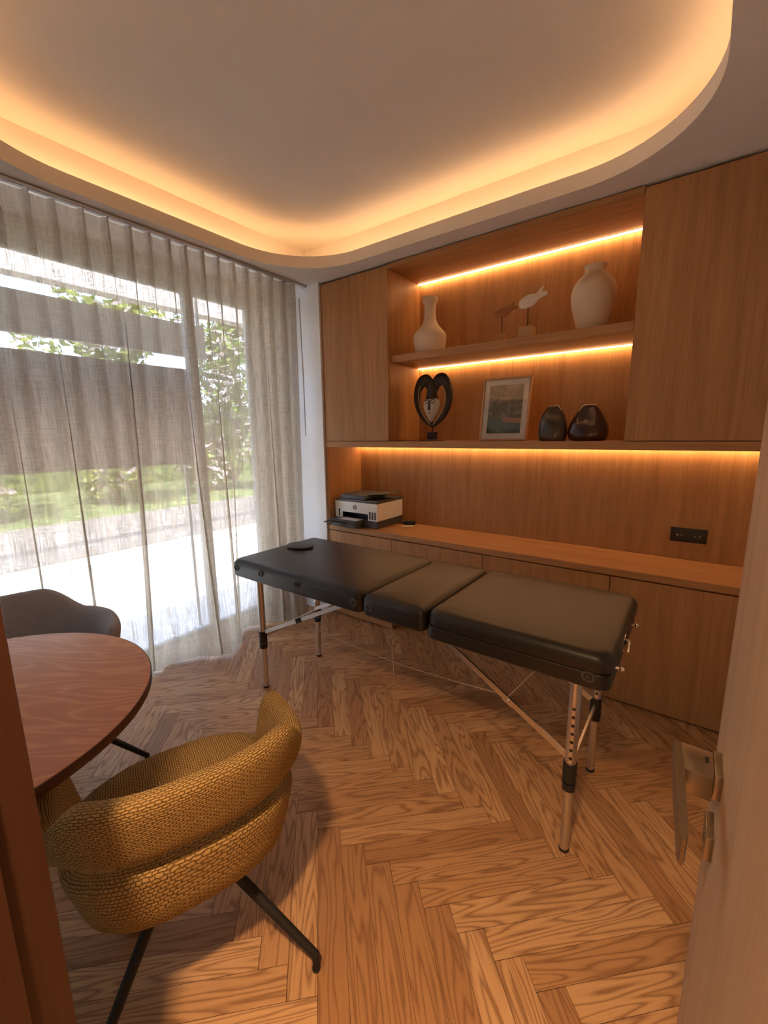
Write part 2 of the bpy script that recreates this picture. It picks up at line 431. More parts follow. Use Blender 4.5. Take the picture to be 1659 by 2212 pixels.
# ---- window (frame, mullions, panes)
wf = thing('window_1', 'wide floor-length window with dark frame behind the sheer curtain', 'window'); struct(wf); del wf['category']
bm = bmesh.new()
X0, X1 = XL-.09, XL-.03
box(bm, X0, X1, WY0, WY1, -.02, .02); box(bm, X0, X1, WY0, WY1, WZ1-.07, WZ1)
for y in (WY0+.03, .30, 1.685, WY1-.03): box(bm, X0, X1, y-.03, y+.03, .02, WZ1-.07)
obj('window_frame', bm, m_winfr, wf)
for a, b in ((WY0+.06, .27), (.33, 1.655), (1.715, WY1-.06)):
    obj('pane', bx((X0+X1)/2-.004, (X0+X1)/2+.004, a, b, .02, WZ1-.07), m_glass, wf, smooth=False)

# ================================================================== OUTDOORS
struct(obj('terrace', bx(-9.2, XL-.15, -7, 9, -.25, -.10), m_terr, smooth=False), 'pale sunlit stone terrace outside the window')
struct(obj('painted_shade_band', bx(-9.2, -6.3, -7, 9, -.099, -.085), plain('painted_shade_grey', (.14, .13, .125), .9, var=.1), smooth=False), 'grey band of painted shade at the far side of the terrace')  # shadow across the far terrace, painted as a thin darker slab
tag(obj('lawn', bx(-30, -9.2, -14, 22, -.30, -.11), m_grass, smooth=False), 'strip of green lawn beyond the terrace', 'lawn', kind='stuff')
# roof overhang & facade above the window
bm = bmesh.new(); box(bm, -3.12, XL-.15, -7, 9, 2.68, 2.95)
struct(obj('roof_overhang', bm, m_soff, smooth=False), 'grey roof overhang above the terrace')
bm = bmesh.new(); box(bm, XL-.15, XR+.15, -7, YF-.15, -.1, 2.95); box(bm, XL-.15, 3.2, YB+.15, 9, -.1, 2.95); box(bm, XL-.15, 3.2, -7, 9, 2.95, 3.3)
struct(obj('facade', bm, m_soff, smooth=False))
pg = thing('pergola', 'grey pergola beams crossing above the terrace beyond the curtain', 'pergola', (-6.4, 1, -.1))
for xx, zz in ((-5.0, 3.25), (-6.4, 3.35)):
    obj('beam', bx(xx-.12+6.4, xx+.12+6.4, -6, 6, zz, zz+.28), m_shutter, pg, smooth=False)
for yy in (-4.5, 4.6): obj('post', bx(-.07, .07, yy-.07, yy+.07, 0, 3.4), m_shutter, pg, smooth=False)
sc_ = thing('shade_screen', 'dark brown rectangular shade screen seen behind the curtain', 'screen', (XL-.30, .7, -.1))
obj('canvas', bx(-.015, .015, -1.6, 1.09, 1.33, 2.02, bev=.004), m_screen, sc_)
for yy in (-1.5, 1.0): obj('post', bx(-.02, -.012, yy, yy+.02, 0, 1.4), m_winfr, sc_, smooth=False)
rb = thing('roller_awning', 'greyish half-lowered awning fabric outside the upper window', 'awning', (XL-.42, .6, 2.6))
obj('awning_fabric', bx(-.004, .004, -2.4, 1.42, -.55, -.33), m_soff, rb, smooth=False)
obj('awning_rod', bx(-.015, .015, -2.4, 1.42, -.57, -.55), m_shutter, rb)
for yy in (-2.3, 1.36): obj('guide', bx(-.01, .01, yy, yy+.02, -.55, .08), m_shutter, rb, smooth=False)
# floor cushion standing between curtain and window
tag(obj('floor_cushion', bx(-2.80, -2.66, 2.03, 2.36, .002, .46, bev=.03, seg=3), m_box), 'brown leather cushion block on the floor behind the curtain edge', 'cushion')

def bush(name, label, cat, x, y, h, w, mats, n, seed, group=None, leaf=.09, blossom=0):
    rng = random.Random(seed)
    t = thing(name, label, cat, (x, y, -.105), group=group)
    bm = bmesh.new()
    cl = [(rng.uniform(-w*.38, w*.38), rng.uniform(-w*.38, w*.38), h*(.10+.80*q/11), rng.uniform(.26, .38)*w) for q in range(12)]
    for i in range(n):
        cx, cy, cz, r = rng.choice(cl)
        v = Vector((rng.gauss(0, 1), rng.gauss(0, 1), rng.gauss(0, 1))).normalized()*r*rng.uniform(.6, 1.05)
        p = Vector((cx, cy, cz))+v
        if p.z < .16: p.z = rng.uniform(.16, h*.4)
        a = Vector((rng.gauss(0, 1), rng.gauss(0, 1), rng.gauss(0, .6))).normalized(); b = a.cross(Vector((rng.gauss(0, 1), rng.gauss(0, 1), rng.gauss(0, 1)))).normalized()
        s = leaf*rng.uniform(.6, 1.3)
        f = bm.faces.new([bm.verts.new(p+a*s*q+b*s*.45*k) for q, k in ((-1, 0), (-.2, -1), (1, 0), (-.2, 1))])
        f.material_index = 1 if rng.random() < blossom else 0
    obj('foliage', bm, mats, t, smooth=False, recalc=False)
    bm = bmesh.new()
    for cx, cy, cz, r in cl[:6]: tube(bm, [(0, 0, .012), (0, 0, .2), (cx*.4, cy*.4, cz*.5+.15), (cx, cy, cz+.1)], .04, 6, .015)
    obj('stem', bm, m_bark, t)
    return t
for i, (x, y, h, w, lab, blo, sd) in enumerate([
    (-11.0, -2.4, 5.0, 2.1, 'tall yellow-green garden shrub seen through the left end of the curtain', .0, 1),
    (-11.2, 1.0, 5.2, 2.1, 'tall yellow-green shrub seen above and below the dark shade screen', .10, 2),
    (-11.0, 4.3, 5.0, 2.1, 'leafy shrub left of the window mullion with pale blossom', .2, 3),
    (-11.2, 7.6, 5.4, 2.1, 'tall blossoming shrub seen right of the window mullion', .35, 4),
    (-10.0, 11.0, 3.6, 2.1, 'broad green shrub beyond the right end of the terrace', .08, 5),
    (-13.0, 14.4, 5.2, 2.1, 'large dark green shrub farthest right behind the curtain', .1, 6)]):
    bush('garden_shrub', lab, 'shrub', x, y, h, w, [m_leafB if i < 3 else m_leafA, m_leafP], 5200, sd, 'garden shrubs beyond the terrace', blossom=blo, leaf=.12)
tag(obj('hedge', bx(-16.5, -15, -14, 22, -.11, 2.6), m_leafA, smooth=False), 'long clipped green hedge behind the garden shrubs', 'hedge')

# ================================================================== CURTAIN
def make_curtain():
    PL = [.746, .8415, .954, 1.058, 1.164, 1.260, 1.365, 1.458, 1.562, 1.660, 1.769, 1.870, 1.971, 2.066, 2.175, 2.26]
    y = .746
    while y > -.8: y -= .104; PL.insert(0, y)
    mids = PL
    bm = bmesh.new(); uvl = bm.loops.layers.uv.verify()
    cols = []                       # (segment index, phase)
    K = 14
    for i in range(len(PL)-1):
        for k in range(K): cols.append((i, k/K))
    cols.append((len(PL)-1, 0.0))
    nz = 46; zs = [2.493-(2.483)*(j/(nz-1))**1.0 for j in range(nz)]
    zs = sorted(set([2.493, 2.46, 2.43, 2.405, 2.395, 2.38]+zs[2:]), reverse=True); zs[-1] = .008
    rng = random.Random(11); amp = [rng.uniform(.6, 1.35) for _ in PL]; sh = [rng.uniform(-.022, .022) for _ in PL]
    grid = []; arc = 0; ulist = []
    xc = -2.485
    for (i, ph) in cols:
        a = PL[i]; b = PL[min(i+1, len(PL)-1)]; yy = a+(b-a)*ph if b > a else a
        col = []
        for z in zs:
            d = max(0, (2.395-z)/2.39)
            w = .085 if z > 2.38 else .085+.16*min(1, d*1.6)
            dd = min(ph, 1-ph); own = i if ph < .5 else min(i+1, len(PL)-1)
            bmp = math.exp(-(dd/w)**2)
            depth = (.048 if z > 2.38 else .048-.010*d)*(1 if z > 2.38 else 1+(amp[own]-1)*min(1, d*2))
            x = xc+depth*bmp
            sc = .010*(1-bmp)*(1 if z > 2.4 else 0); x -= sc
            g = math.cos(2*pi*(yy-1.49)/.66); e = max(0, 1-z/2.45)**2.0
            fade = (1 if yy < 1.95 else max(0, 1-(yy-1.95)/.3*.9))*max(0, min(1, (yy-.86)/.22))
            x += e*(.105*g+.02*math.sin(yy*23+1))*fade-.02*e
            yo = yy+sh[own]*min(1, d*1.5)+e*.03*math.sin(yy*9.5+.6)*fade
            z2 = z+(0.004*(1-bmp) if z > 2.49 else 0)
            if z < .05: z2 = z+.006*math.sin(yy*14)+.004
            col.append((x, yo, z2))
        grid.append(col); ulist.append(0)
    for k in range(1, len(grid)):
        p, q = grid[k-1][3], grid[k][3]; ulist[k] = ulist[k-1]+math.dist(p, q)
    V = [[bm.verts.new(p) for p in c] for c in grid]
    for k in range(len(V)-1):
        for j in range(len(zs)-1):
            f = bm.faces.new((V[k][j], V[k+1][j], V[k+1][j+1], V[k][j+1]))
            for l, (u, z) in zip(f.loops, ((ulist[k], zs[j]), (ulist[k+1], zs[j]), (ulist[k+1], zs[j+1]), (ulist[k], zs[j+1]))): l[uvl].uv = (u, z)
    o = obj('sheer_curtain', bm, m_curtain, smooth=True, ang=180, recalc=False)
    tag(o, 'floor-length sheer beige linen curtain with pinch pleats covering the window', 'curtain')
    return PL
make_curtain()
cr = thing('curtain_rail', 'slim silver curtain rail fixed under the ceiling', 'curtain rail', (-2.462, 2.36, CZ))
bm = bmesh.new(); box(bm, -.020, .020, -3.3, .012, -.014, -.001, bev=.002); box(bm, -.012, .012, -3.3, .008, -.0165, -.012)
obj('track', bm, m_rail, cr)
obj('end_cap', bx(-.021, .021, .010, .016, -.016, 0), m_rail, cr)
tag(obj('curtain_wand', tb([(-2.43, 2.285, 2.40), (-2.428, 2.292, 1.9), (-2.432, 2.295, 1.43)], .0045, 8), plain('clear_white_acrylic', (.62, .62, .62), .3)), 'thin pale curtain wand hanging at the right end of the curtain', 'wand')

# ================================================================== FITTED CABINETRY
XA, XB1, XCn, XD = -2.33, -1.7307, -.309, .455
def panel(name, parent, *a, mat=m_oak_v, bev=.0012): return obj(name, bx(*a, bev=bev, seg=1), mat, parent, smooth=False)
PT, PB = 1.384, 1.3415
def upper(label, x0, x1, seams=()):
    t = thing('wall_cabinet', label, 'cabinet', (x0, YC, PT), group=None)
    w = x1-x0
    panel('body', t, 0, w, .020, YB-YC-.001, .003, CZ-PT-.006)
    ed = [0]+[s-x0 for s in seams]+[w]
    for a, b in zip(ed[:-1], ed[1:]): panel('door', t, a+.0015, b-.0015, 0, .019, .003, CZ-PT-.016)
    return t
upper('tall oak wall cabinet left of the lit niche, beside the curtain', XA, XB1)
upper('tall oak wall cabinet right of the lit niche', XCn, XD)
# niche between them
t = thing('display_niche', 'open oak display niche with a lit shelf between two wall cabinets', 'niche', (XB1, YC, PT))
nw = XCn-XB1
panel('back_panel', t, .001, nw-.001, .400, .4185, .001, CZ-PT-.006, mat=m_oak_v2)
panel('top_board', t, .001, nw-.001, .001, .399, 2.476-PT, CZ-PT-.006, mat=m_oak_h)
sh = panel('shelf', t, .003, nw-.003, .028, .399, 1.902-PT, 1.947-PT, mat=m_oak_h)
tag(panel('long_shelf', None, XA, XD, YC, YB-.001, PB, PT-.0005, mat=m_oak_h), 'long oak shelf plank running the full width under the wall cabinets', 'shelf')
# alcove above the worktop
t = thing('worktop_alcove', 'open oak-lined alcove above the long worktop', 'alcove', (XA, YC, .735))
panel('back_panel', t, .02, XD-XA, .400, .4185, 0, PB-.736, mat=m_oak_v2)
panel('side_panel', t, 0, .0195, 0, .4185, 0, PB-.736)
tag(panel('worktop', None, XA, XD, YC-.001, YB-.001, .6975, .7345, mat=m_oak_h, bev=.0015), 'long oak worktop running along the back wall under the lit alcove', 'worktop')
def lower(label, x0, x1, seams=(), h0=.006):
    t = thing('base_cabinet', label, 'cabinet', (x0, YC, 0)); w = x1-x0
    panel('body', t, 0, w, .020, YB-YC-.001, .012, .694)
    panel('plinth', t, .002, w-.002, .035, .05, .0, .0118, mat=m_blackp)
    ed = [0]+[s-x0 for s in seams]+[w]
    for a, b in zip(ed[:-1], ed[1:]): panel('door', t, a+.0015, b-.0015, 0, .019, .010, .690)
    return t
lower('oak base cabinet under the left end of the worktop, below the printer', XA, -1.7160)
lower('wide oak base cabinet under the right end of the worktop', -.3145, XD)
for lab, x0, x1 in (('shallow oak desk drawer unit nearer the printer, under the worktop', -1.7155, -1.0245), ('shallow oak desk drawer unit beside the wide base cabinet', -1.0240, -.3150)):
    t = thing('desk_drawer_unit', lab, 'drawer', (x0, YC, .54)); w = x1-x0
    panel('body', t, 0, w, .020, YB-YC-.001, 0, .154); panel('drawer', t, .0015, w-.0015, 0, .019, 0, .150)
# LED strips
def led(label, x0, x1, z, y=2.772, w=.020, group='warm light strips of the cabinet wall', drop=.006):
    t = thing('light_strip', label, 'light strip', (x0, y, z), group=None)
    obj('housing', bx(0, x1-x0, -.002, w+.002, -.002, 0), m_alu, t, smooth=False)
    obj('diffuser', bx(.001, x1-x0-.001, 0, w, -drop, -.0021, bev=.001, seg=1), m_niche, t, smooth=False)
led('glowing light strip along the top of the display niche', XB1+.004, XCn-.004, 2.4759)
led('glowing light strip under the niche shelf', XB1+.006, XCn-.006, 1.9019)
led('glowing light strip hidden under the long shelf above the worktop', XA+.022, XD-.02, PB-.0002, y=2.765, w=.02, drop=.008)
# cove LED
def cove():
    t = thing('cove_light', 'warm cove light band hidden behind the rounded ceiling edge', 'cove light', (0, 0, CZ+.02))
    d = .030; P = rrect(OX0-d, OX1+d, OY0-d, OY1+d, OR+d, 12); Q = rrect(OX0-d-.014, OX1+d+.014, OY0-d-.014, OY1+d+.014, OR+d+.014, 12)
    bm = bmesh.new(); N = len(P)
    R = [[bm.verts.new((x, y, z)) for x, y in A] for A, z in ((P, .033), (P, .045), (Q, .045), (Q, .033))]
    for k in range(4):
        for i in range(N): bm.faces.new((R[k][i], R[k][(i+1) % N], R[(k+1) % 4][(i+1) % N], R[(k+1) % 4][i]))
    obj('light_band', bm, m_cove, t, smooth=False)
cove()
# recessed ceiling downlight just inside the doorway
dl = thing('downlight', 'small recessed ceiling downlight above the doorway', 'downlight', (-.12, -.30, CZ))
obj('bezel', lathe([(.045, -.004), (.045, -.0005), (.034, -.0005), (.034, -.004)], 32, cap0=False, cap1=False), m_alu, dl)
obj('lamp_disc', lathe([(.033, -.0025), (.033, -.001)], 32), emis('downlight_lens', (1, .6, .3, 1), 12), dl)
la = bpy.data.lights.new('downlight_lamp', 'AREA'); la.shape = 'DISK'; la.size = .12; la.energy = HALL_E; la.color = (1, .62, .32); la.spread = math.radians(95)
lo_ = bpy.data.objects.new('lamp', la); link(lo_, dl); lo_.location = (0, 0, -.008)

# outlet
t = thing('electrical_outlet', 'black double electrical outlet on the alcove back panel at the right', 'outlet', (-.008, 2.7995, .871))
obj('cover_plate', bx(-.082, .082, -.009, 0, -.039, .039, bev=.002), m_blackp, t)
for s in (-1, 1):
    k = obj('socket', lathe([(.001, 0), (.021, 0), (.0225, .002), (.0225, .0035), (.001, .0035)], 28), m_prblack, t)
    k.rotation_euler = (pi/2, 0, 0); k.location = (s*.04, -.0085, 0)
    for q in (-1, 1):
        h = obj('contact', tb([(0, 0, 0), (0, -.002, 0)], .0022, 8), m_chrome, k); h.rotation_euler = (-pi/2, 0, 0); h.location = (q*.0095, 0, .003)

# ================================================================== DOOR (open leaf at right)
DX, DY1, DY0 = .0635, .752, .070
t = thing('door_1', 'pale oak door leaf standing open at the right edge', 'door', (DX, DY0, 0)); struct(t); del t['category']
obj('leaf', bx(0, .042, -.06, DY1-DY0, .006, 2.30, bev=.002, seg=1), m_door, t, smooth=False)
hz = .9828
h = obj('door_handle', bx(-.009, 0, -.0265, .0265, -.0175, .0175, bev=.001), m_nickel, t); h.location = (0, .6505-DY0, hz)
obj('neck', bx(-.0500, -.0095, -.0335, .0213, -.0172, .0172, bev=.001), m_nickel, h)
bm = bmesh.new(); pr_ = [(.0215, -.0545), (.0215, -.0445), (-.0330, -.0395), (-.1435, -.0335), (-.1530, -.0360), (-.1530, -.0385), (-.1435, -.0420)]
ring_loft(bm, [[(x, y, z) for y, x in pr_] for z in (-.0175, .0175)])
bmesh.ops.bevel(bm, geom=bm.edges[:], offset=.0008, segments=2, affect='EDGES')
obj('lever', bm, m_nickel, h)
obj('engraved_mark', bx(-.0185, -.0145, -.006, .006, .0172, .0177), m_prblack, h, smooth=False)
k = obj('key_plate', bx(-.009, 0, -.0255, .0255, -.0178, .0178, bev=.001), m_nickel, t); k.location = (0, .649-DY0, .891)
bm = bmesh.new(); tube(bm, [(-.0095, 0, .004), (-.0085, 0, .004)], .0035, 12); box(bm, -.0095, -.0085, -.0016, .0016, -.009, .004)
obj('keyhole', bm, m_prblack, k, smooth=False)

# ================================================================== MASSAGE TABLE
def rounded_pad(x0, x1, y0, y1, z0, z1, r_top=.03, r_c=.05, crown=.004, r_bot=.006, nseg=8):
    bm = bmesh.new(); rings = []
    def outline(ins, z, cr=0):
        P = rrect(x0+ins, x1-ins, y0+ins, y1-ins, max(r_c-ins*.6, .004), 8); return [(x, y, z) for x, y in P]
    rings.append(outline(.03, z0)); rings.append(outline(r_bot, z0)); rings.append(outline(0, z0+r_bot))
    for k in range(nseg+1):
        a = k/nseg*pi/2; rings.append(outline(r_top*(1-math.cos(a)), z1-r_top-crown+r_top*math.sin(a)))
    for ins, dz in ((r_top+.03, crown*.5), (r_top+.08, crown*.85), (r_top+.16, crown)):
        if min(x1-x0, y1-y0)/2 > ins+.02: rings.append(outline(ins, z1-crown+dz))
    ring_loft(bm, rings); return bm
def massage_table():
    t = thing('massage_table', 'folding black leatherette massage table on aluminium legs in the middle of the room', 'massage table', (-1.06, 1.59, 0))
    O = Vector((1.06, -1.59, 0))
    def part(n, bm, m, p=t):
        bmesh.ops.translate(bm, verts=bm.verts, vec=O) if p is t else None
        return obj(n, bm, m, p)
    Y0, Y1 = 1.285, 1.905
    part('head_section', rounded_pad(-1.985, -1.076, Y0, Y1, .690, .786, .034, .04), m_leather)
    part('middle_section', rounded_pad(-1.072, -.776, Y0, Y1, .690, .786, .034, .022), m_leather)
    part('foot_cushion', rounded_pad(-.768, -.140, Y0, Y1, .726, .792, .034, .05), m_leather)
    part('foot_frame', rounded_pad(-.772, -.146, Y0+.006, Y1-.006, .672, .7255, .008, .035, 0), m_leather)
    # face hole plug
    bm = bmesh.new(); n = 40
    rings = [[(-1.842+rx*math.cos(a)*(1-.0), 1.655+ry*math.sin(a), z) for a in [2*pi*k/n for k in range(n)]] for rx, ry, z in
             ((.078, .064, .7815), (.080, .066, .786), (.086, .071, .792), (.084, .069, .798), (.068, .056, .8015), (.03, .025, .8025))]
    ring_loft(bm, rings); part('face_hole_plug', bm, m_leather)
    bm = bmesh.new(); ring_loft(bm, [[(-1.842+(.091+q*.0)*math.cos(a)+0, 1.655+.076*math.sin(a), z) for a in [2*pi*k/n for k in range(n)]] for q, z in ((0, .7845), (0, .7868))])
    part('hole_rim', bm, m_prblack)
    # vent buttons
    for x, z in ((-1.935, .741), (-1.735, .744), (-1.466, .744), (-1.115, .733), (-1.032, .737), (-.205, .712)):
        bm = lathe([(.0005, -.003), (.017, -.003), (.0195, .001), (.018, .004), (.012, .0045), (.010, -.001), (.006, -.001), (.005, .003), (.0005, .0035)], 24, cap0=False, cap1=False)
        bmesh.ops.rotate(bm, verts=bm.verts, cent=(0, 0, 0), matrix=Matrix.Rotation(pi/2, 3, 'X'))
        bmesh.ops.translate(bm, verts=bm.verts, vec=(x, Y0-.0005+(.007 if x > -.5 else 0), z)); part('vent_button', bm, m_button)
    # knobs & latch on the end
    for y in (1.336, 1.69):
        bm = tb([(-.152, y, .742), (-.128, y, .742)], .004, 8); bmesh.ops.create_uvsphere(bm, u_segments=12, v_segments=8, radius=.0075, matrix=Matrix.Translation((-.124, y, .742)))
        part('end_knob', bm, m_chrome)
    bm = bmesh.new(); box(bm, -.144, -.140, 1.505, 1.55, .715, .765, bev=.001); tube(bm, [(-.142, 1.53, .75), (-.124, 1.528, .747)], .0045, 8)
    tube(bm, [(-.126, 1.512, .754), (-.126, 1.542, .742)], .003, 8); bar(bm, (-.127, 1.53, .745), (-.128, 1.522, .712), .005, .003, (0, 1, 0))
    part('latch', bm, m_chrome)
    # legs
    for x, y in ((-.249, 1.368), (-1.892, 1.392), (-.249, 1.806), (-1.893, 1.822)):
        L = obj('leg', tb([(0, 0, .30), (0, 0, .70)], .0185, 20), m_alu, t); L.location = (x+1.06, y-1.59, 0)
        obj('lower_tube', tb([(0, 0, .006), (0, 0, .34)], .0155, 20), m_alu, L)
        obj('rubber_foot', lathe([(.016, 0), (.0172, .002), (.0172, .010), (.015, .012)], 20), m_blackp, L)
        bm = bmesh.new(); tube(bm, [(0, 0, .278), (0, 0, .346)], .0225, 20); obj('clamp', bm, m_blackp, L)
        obj('clamp_ring', tb([(0, 0, .245), (0, 0, .272)], .0215, 20), m_blackp, L)
        bm = bmesh.new()
        for i in range(7):
            z = .552-.030*i
            if y < 1.6: aa = math.radians(-83 if x > -1 else -150)
            else: aa = math.radians(-83)
            c = Vector((math.cos(aa), math.sin(aa), 0)); tube(bm, [c*.0172+Vector((0, 0, z)), c*.0190+Vector((0, 0, z))], .0055, 12)
        obj('height_hole', bm, m_prblack, L)
        bm = bmesh.new(); aa = math.radians(-83); c = Vector((math.cos(aa), math.sin(aa), 0)); tube(bm, [c*.0172+Vector((0, 0, .362)), c*.0215+Vector((0, 0, .362))], .0045, 12); obj('lock_button', bm, m_chrome, L)
    # braces
    for y in (1.392, 1.782):
        for xa, xb, xk in ((-.265, -.80, -.475), (-1.875, -1.235, -1.585)):
            a = Vector((xa, y, .345)); b = Vector((xb, y, .668)); tt = (xk-xa)/(xb-xa); k = a.lerp(b, tt)
            part('brace', bar(bmesh.new(), a, k, .020, .008, (0, 1, 0)), m_alu)
            part('brace', bar(bmesh.new(), k, b, .020, .008, (0, 1, 0)), m_alu)
            bm = bmesh.new(); d = (b-a).normalized(); bar(bm, k-d*.022, k+d*.022, .024, .014, (0, 1, 0)); tube(bm, [k+Vector((0, -.014, 0)), k+Vector((0, .014, 0))], .006, 10)
            part('brace_joint', bm, m_blackp if xa < -1 else m_alu)
    for x in (-.249, -1.892):
        part('cross_bar', bar(bmesh.new(), (x, 1.385, .318), (x, 1.80, .318), .008, .022), m_alu)
    # cables
    def cab(pts): part('cable', tb(pts, .0016, 6), m_cable)
    for y in (1.395, 1.780):
        pts = []
        for i in range(13):
            s = i/12; pts.append((-1.585+(1.11)*s, y, .487-.035*math.sin(pi*s)))
        cab(pts); cab([(-1.585, y, .487), (-1.765, y, .692)]); cab([(-.475, y, .487), (-.35, y, .675)])
    cab([(-1.068, 1.50, .690), (-1.072, 1.50, .55), (-1.070, 1.502, .42), (-1.064, 1.50, .30), (-1.069, 1.498, .20), (-1.058, 1.50, .125)])
    part('cable_knot', tb([(-1.060, 1.50, .135), (-1.052, 1.503, .118)], .004, 6), m_cable)
    cab([(-1.066, 1.50, .60), (-.93, 1.50, .63), (-.79, 1.50, .69)])
massage_table()

# ================================================================== CHAIRS
def make_chair(name, label, loc, rz, mat, base_rot, backh=.0, group=None, armz=.625, midz=.572, tr=(.30, .28), tmax=113):
    t = thing(name, label, 'chair', loc, rz, group)
    # wrap-around back band
    n = 72; m = 28; sec = []
    T0 = math.radians(tmax)
    cen = []
    for i in range(n+1):
        u = -1+2*i/n; th = u*T0
        px = -.265*sgp(math.cos(th), .85) if math.cos(th) > 0 else .26*abs(math.cos(th))**.9
        py = .285*sgp(math.sin(th), .80)
        cen.append(Vector((px, py, 0)))
    arc = [0]
    for i in range(n): arc.append(arc[-1]+(cen[i+1]-cen[i]).length)
    rings = []; bm = bmesh.new()
    for i in range(n+1):
        u = abs(-1+2*i/n)
        d = (cen[min(i+1, n)]-cen[max(i-1, 0)]).normalized(); nr = Vector((d.y, -d.x, 0))
        if nr.dot(cen[i]) < 0: nr = -nr
        s_ = max(0, min(1, (u-tr[0])/tr[1])); s_ = s_*s_*(3-2*s_)
        ztop = .742+backh-(.742+backh-armz)*s_
        s2 = max(0, min(1, (u-.58)/.24)); s2 = s2*s2*(3-2*s2)
        zbot = midz-(midz-.430)*s2
        e = max(0, (u-.93)/.07); shr = math.sqrt(max(0.0025, 1-e*e))
        th_ = .062*(1 if u < .9 else shr*.2+.8)*(1 if u < .93 else max(.25, shr))
        zc, hh = (ztop+zbot)/2, (ztop-zbot)/2*(1 if u < .93 else .45+.55*shr)
        if u >= .93: zc = zc+0.0
        r = []
        for k in range(m):
            a = 2*pi*k/m; nx = sgp(math.cos(a), .62)*th_/2; zz = sgp(math.sin(a), .55)*hh
            lean = .035*((zc+zz)-.60)/.15
            p = cen[i]+nr*(nx+lean); r.append((p.x, p.y, zc+zz))
        rings.append(r)
    per = [0]
    for k in range(m): per.append(per[-1]+math.dist(rings[n//2][k], rings[n//2][(k+1) % m]))
    ring_loft(bm, rings, uvs=lambda i, j: (arc[i], per[j]))
    obj('backrest', bm, mat, t, ang=180)
    # seat shell
    bm = bmesh.new(); N = 56
    def so_(a_, b_, cx, z, e=.72): return [(cx+a_*sgp(math.cos(2*pi*k/N), e), b_*sgp(math.sin(2*pi*k/N), e), z+0*k) for k in range(N)]
    lv = [(.14, .16, -.01, .335), (.180, .210, -.02, .3375), (.200, .232, -.022, .347), (.214, .245, -.025, .37), (.224, .256, -.028, .41), (.231, .266, -.032, .442), (.234, .270, -.034, .458), (.234, .270, -.034, .468), (.226, .262, -.034, .474), (.208, .244, -.030, .475)]
    R = []
    for q in lv:
        R.append([(x, y, z+(.062*max(0, min(1, (z-.40)/.07))*max(0, min(1, .25-(x+.04)/.24))**1.3)) for x, y, z in so_(*q[:3], q[3])])
    pz = [0]
    for q in range(1, len(lv)): pz.append(pz[-1]+math.dist((lv[q][0], lv[q][3]), (lv[q-1][0], lv[q-1][3])))
    ring_loft(bm, R, uvs=lambda i, j: (j/N*1.72, pz[i]))
    obj('seat', bm, mat, t, ang=180)
    bm = bmesh.new()
    lv = [(.185, .215, -.025, .460), (.205, .232, -.025, .464), (.212, .238, -.025, .474), (.206, .233, -.025, .487), (.190, .216, -.025, .496), (.14, .16, -.025, .500), (.07, .08, -.025, .499), (.02, .02, -.025, .498)]
    R = [so_(*q[:3], q[3]) for q in lv]
    ring_loft(bm, R, uvs=lambda i, j: (R[i][j % N][0], R[i][j % N][1]))
    uvl = bm.loops.layers.uv.verify()
    for f in bm.faces:
        for l in f.loops: l[uvl].uv = (l.vert.co.x, l.vert.co.y)
    obj('seat_cushion', bm, mat, t, ang=180)
    obj('hub_plate', lathe([(.001, .312), (.105, .312), (.115, .318), (.115, .3345), (.001, .3345)], 40, cap0=False, cap1=False), m_blackm, t)
    for k in range(4):
        a = base_rot-rz+k*pi/2; c = Vector((math.cos(a), math.sin(a), 0)); p0 = c*.05+Vector((0, 0, .325)); p1 = c*.372+Vector((0, 0, .048))
        bm = tb([p0, p0.lerp(p1, .5), p1], .0155, 12, .0105)
        bmesh.ops.create_uvsphere(bm, u_segments=12, v_segments=8, radius=.0108, matrix=Matrix.Translation(p1))
        tube(bm, [p1, c*.372+Vector((0, 0, .006))], .0095, 12)
        L = obj('leg', bm, m_blackm, t)
        obj('foot_glide', tb([c*.372+Vector((0, 0, 0)), c*.372+Vector((0, 0, .007))], .0115, 12), m_blackp, L)
    return t
make_chair('armchair', 'mustard yellow woven armchair with open back in the foreground', (-1.05, .48, 0), math.radians(160), m_yellow, math.radians(22))
make_chair('armchair', 'grey woven armchair behind the round table by the curtain', (-2.060, .405, 0), math.radians(-12), m_grey, math.radians(53), backh=.02, armz=.665, midz=.50, tr=(.08, .30), tmax=118)

# ================================================================== ROUND TABLE
t = thing('round_table', 'round red-brown wooden table at the left with splayed legs', 'table', (-1.479, .098, 0))
obj('tabletop', lathe([(.001, .7095), (.445, .7095), (.462, .714), (.474, .722), (.476, .728), (.476, .7365), (.4735, .7395), (.470, .740), (.001, .740)], 128, cap0=False, cap1=False), m_table, t)
obj('edge_band', lathe([(.4745, .7125), (.4765, .7135), (.4775, .7180), (.4775, .7360), (.4765, .7385), (.4745, .7385)], 128, cap0=False, cap1=False), plain('dark_table_edge', (.085, .032, .018), .45), t)
obj('under_frame', lathe([(.001, .672), (.36, .672), (.372, .680), (.372, .709), (.001, .709)], 96, cap0=False, cap1=False), m_tleg, t)
for a in (47, 137, 227, 317):
    a = math.radians(a); c = Vector((math.cos(a), math.sin(a), 0)); sd = Vector((-c.y, c.x, 0))
    bm = bmesh.new(); rr = []
    for z, r, w, dp in ((.68, .10, .055, .075), (.34, .235, .048, .062), (0, .385, .040, .045)):
        rr.append([c*(r+dp/2*i)+sd*(w/2*j)+Vector((0, 0, z)) for i, j in ((1, 1), (-1, 1), (-1, -1), (1, -1))])
    ring_loft(bm, rr); bmesh.ops.bevel(bm, geom=bm.edges[:], offset=.003, segments=2, affect='EDGES')
    obj('leg', bm, m_tleg, t)

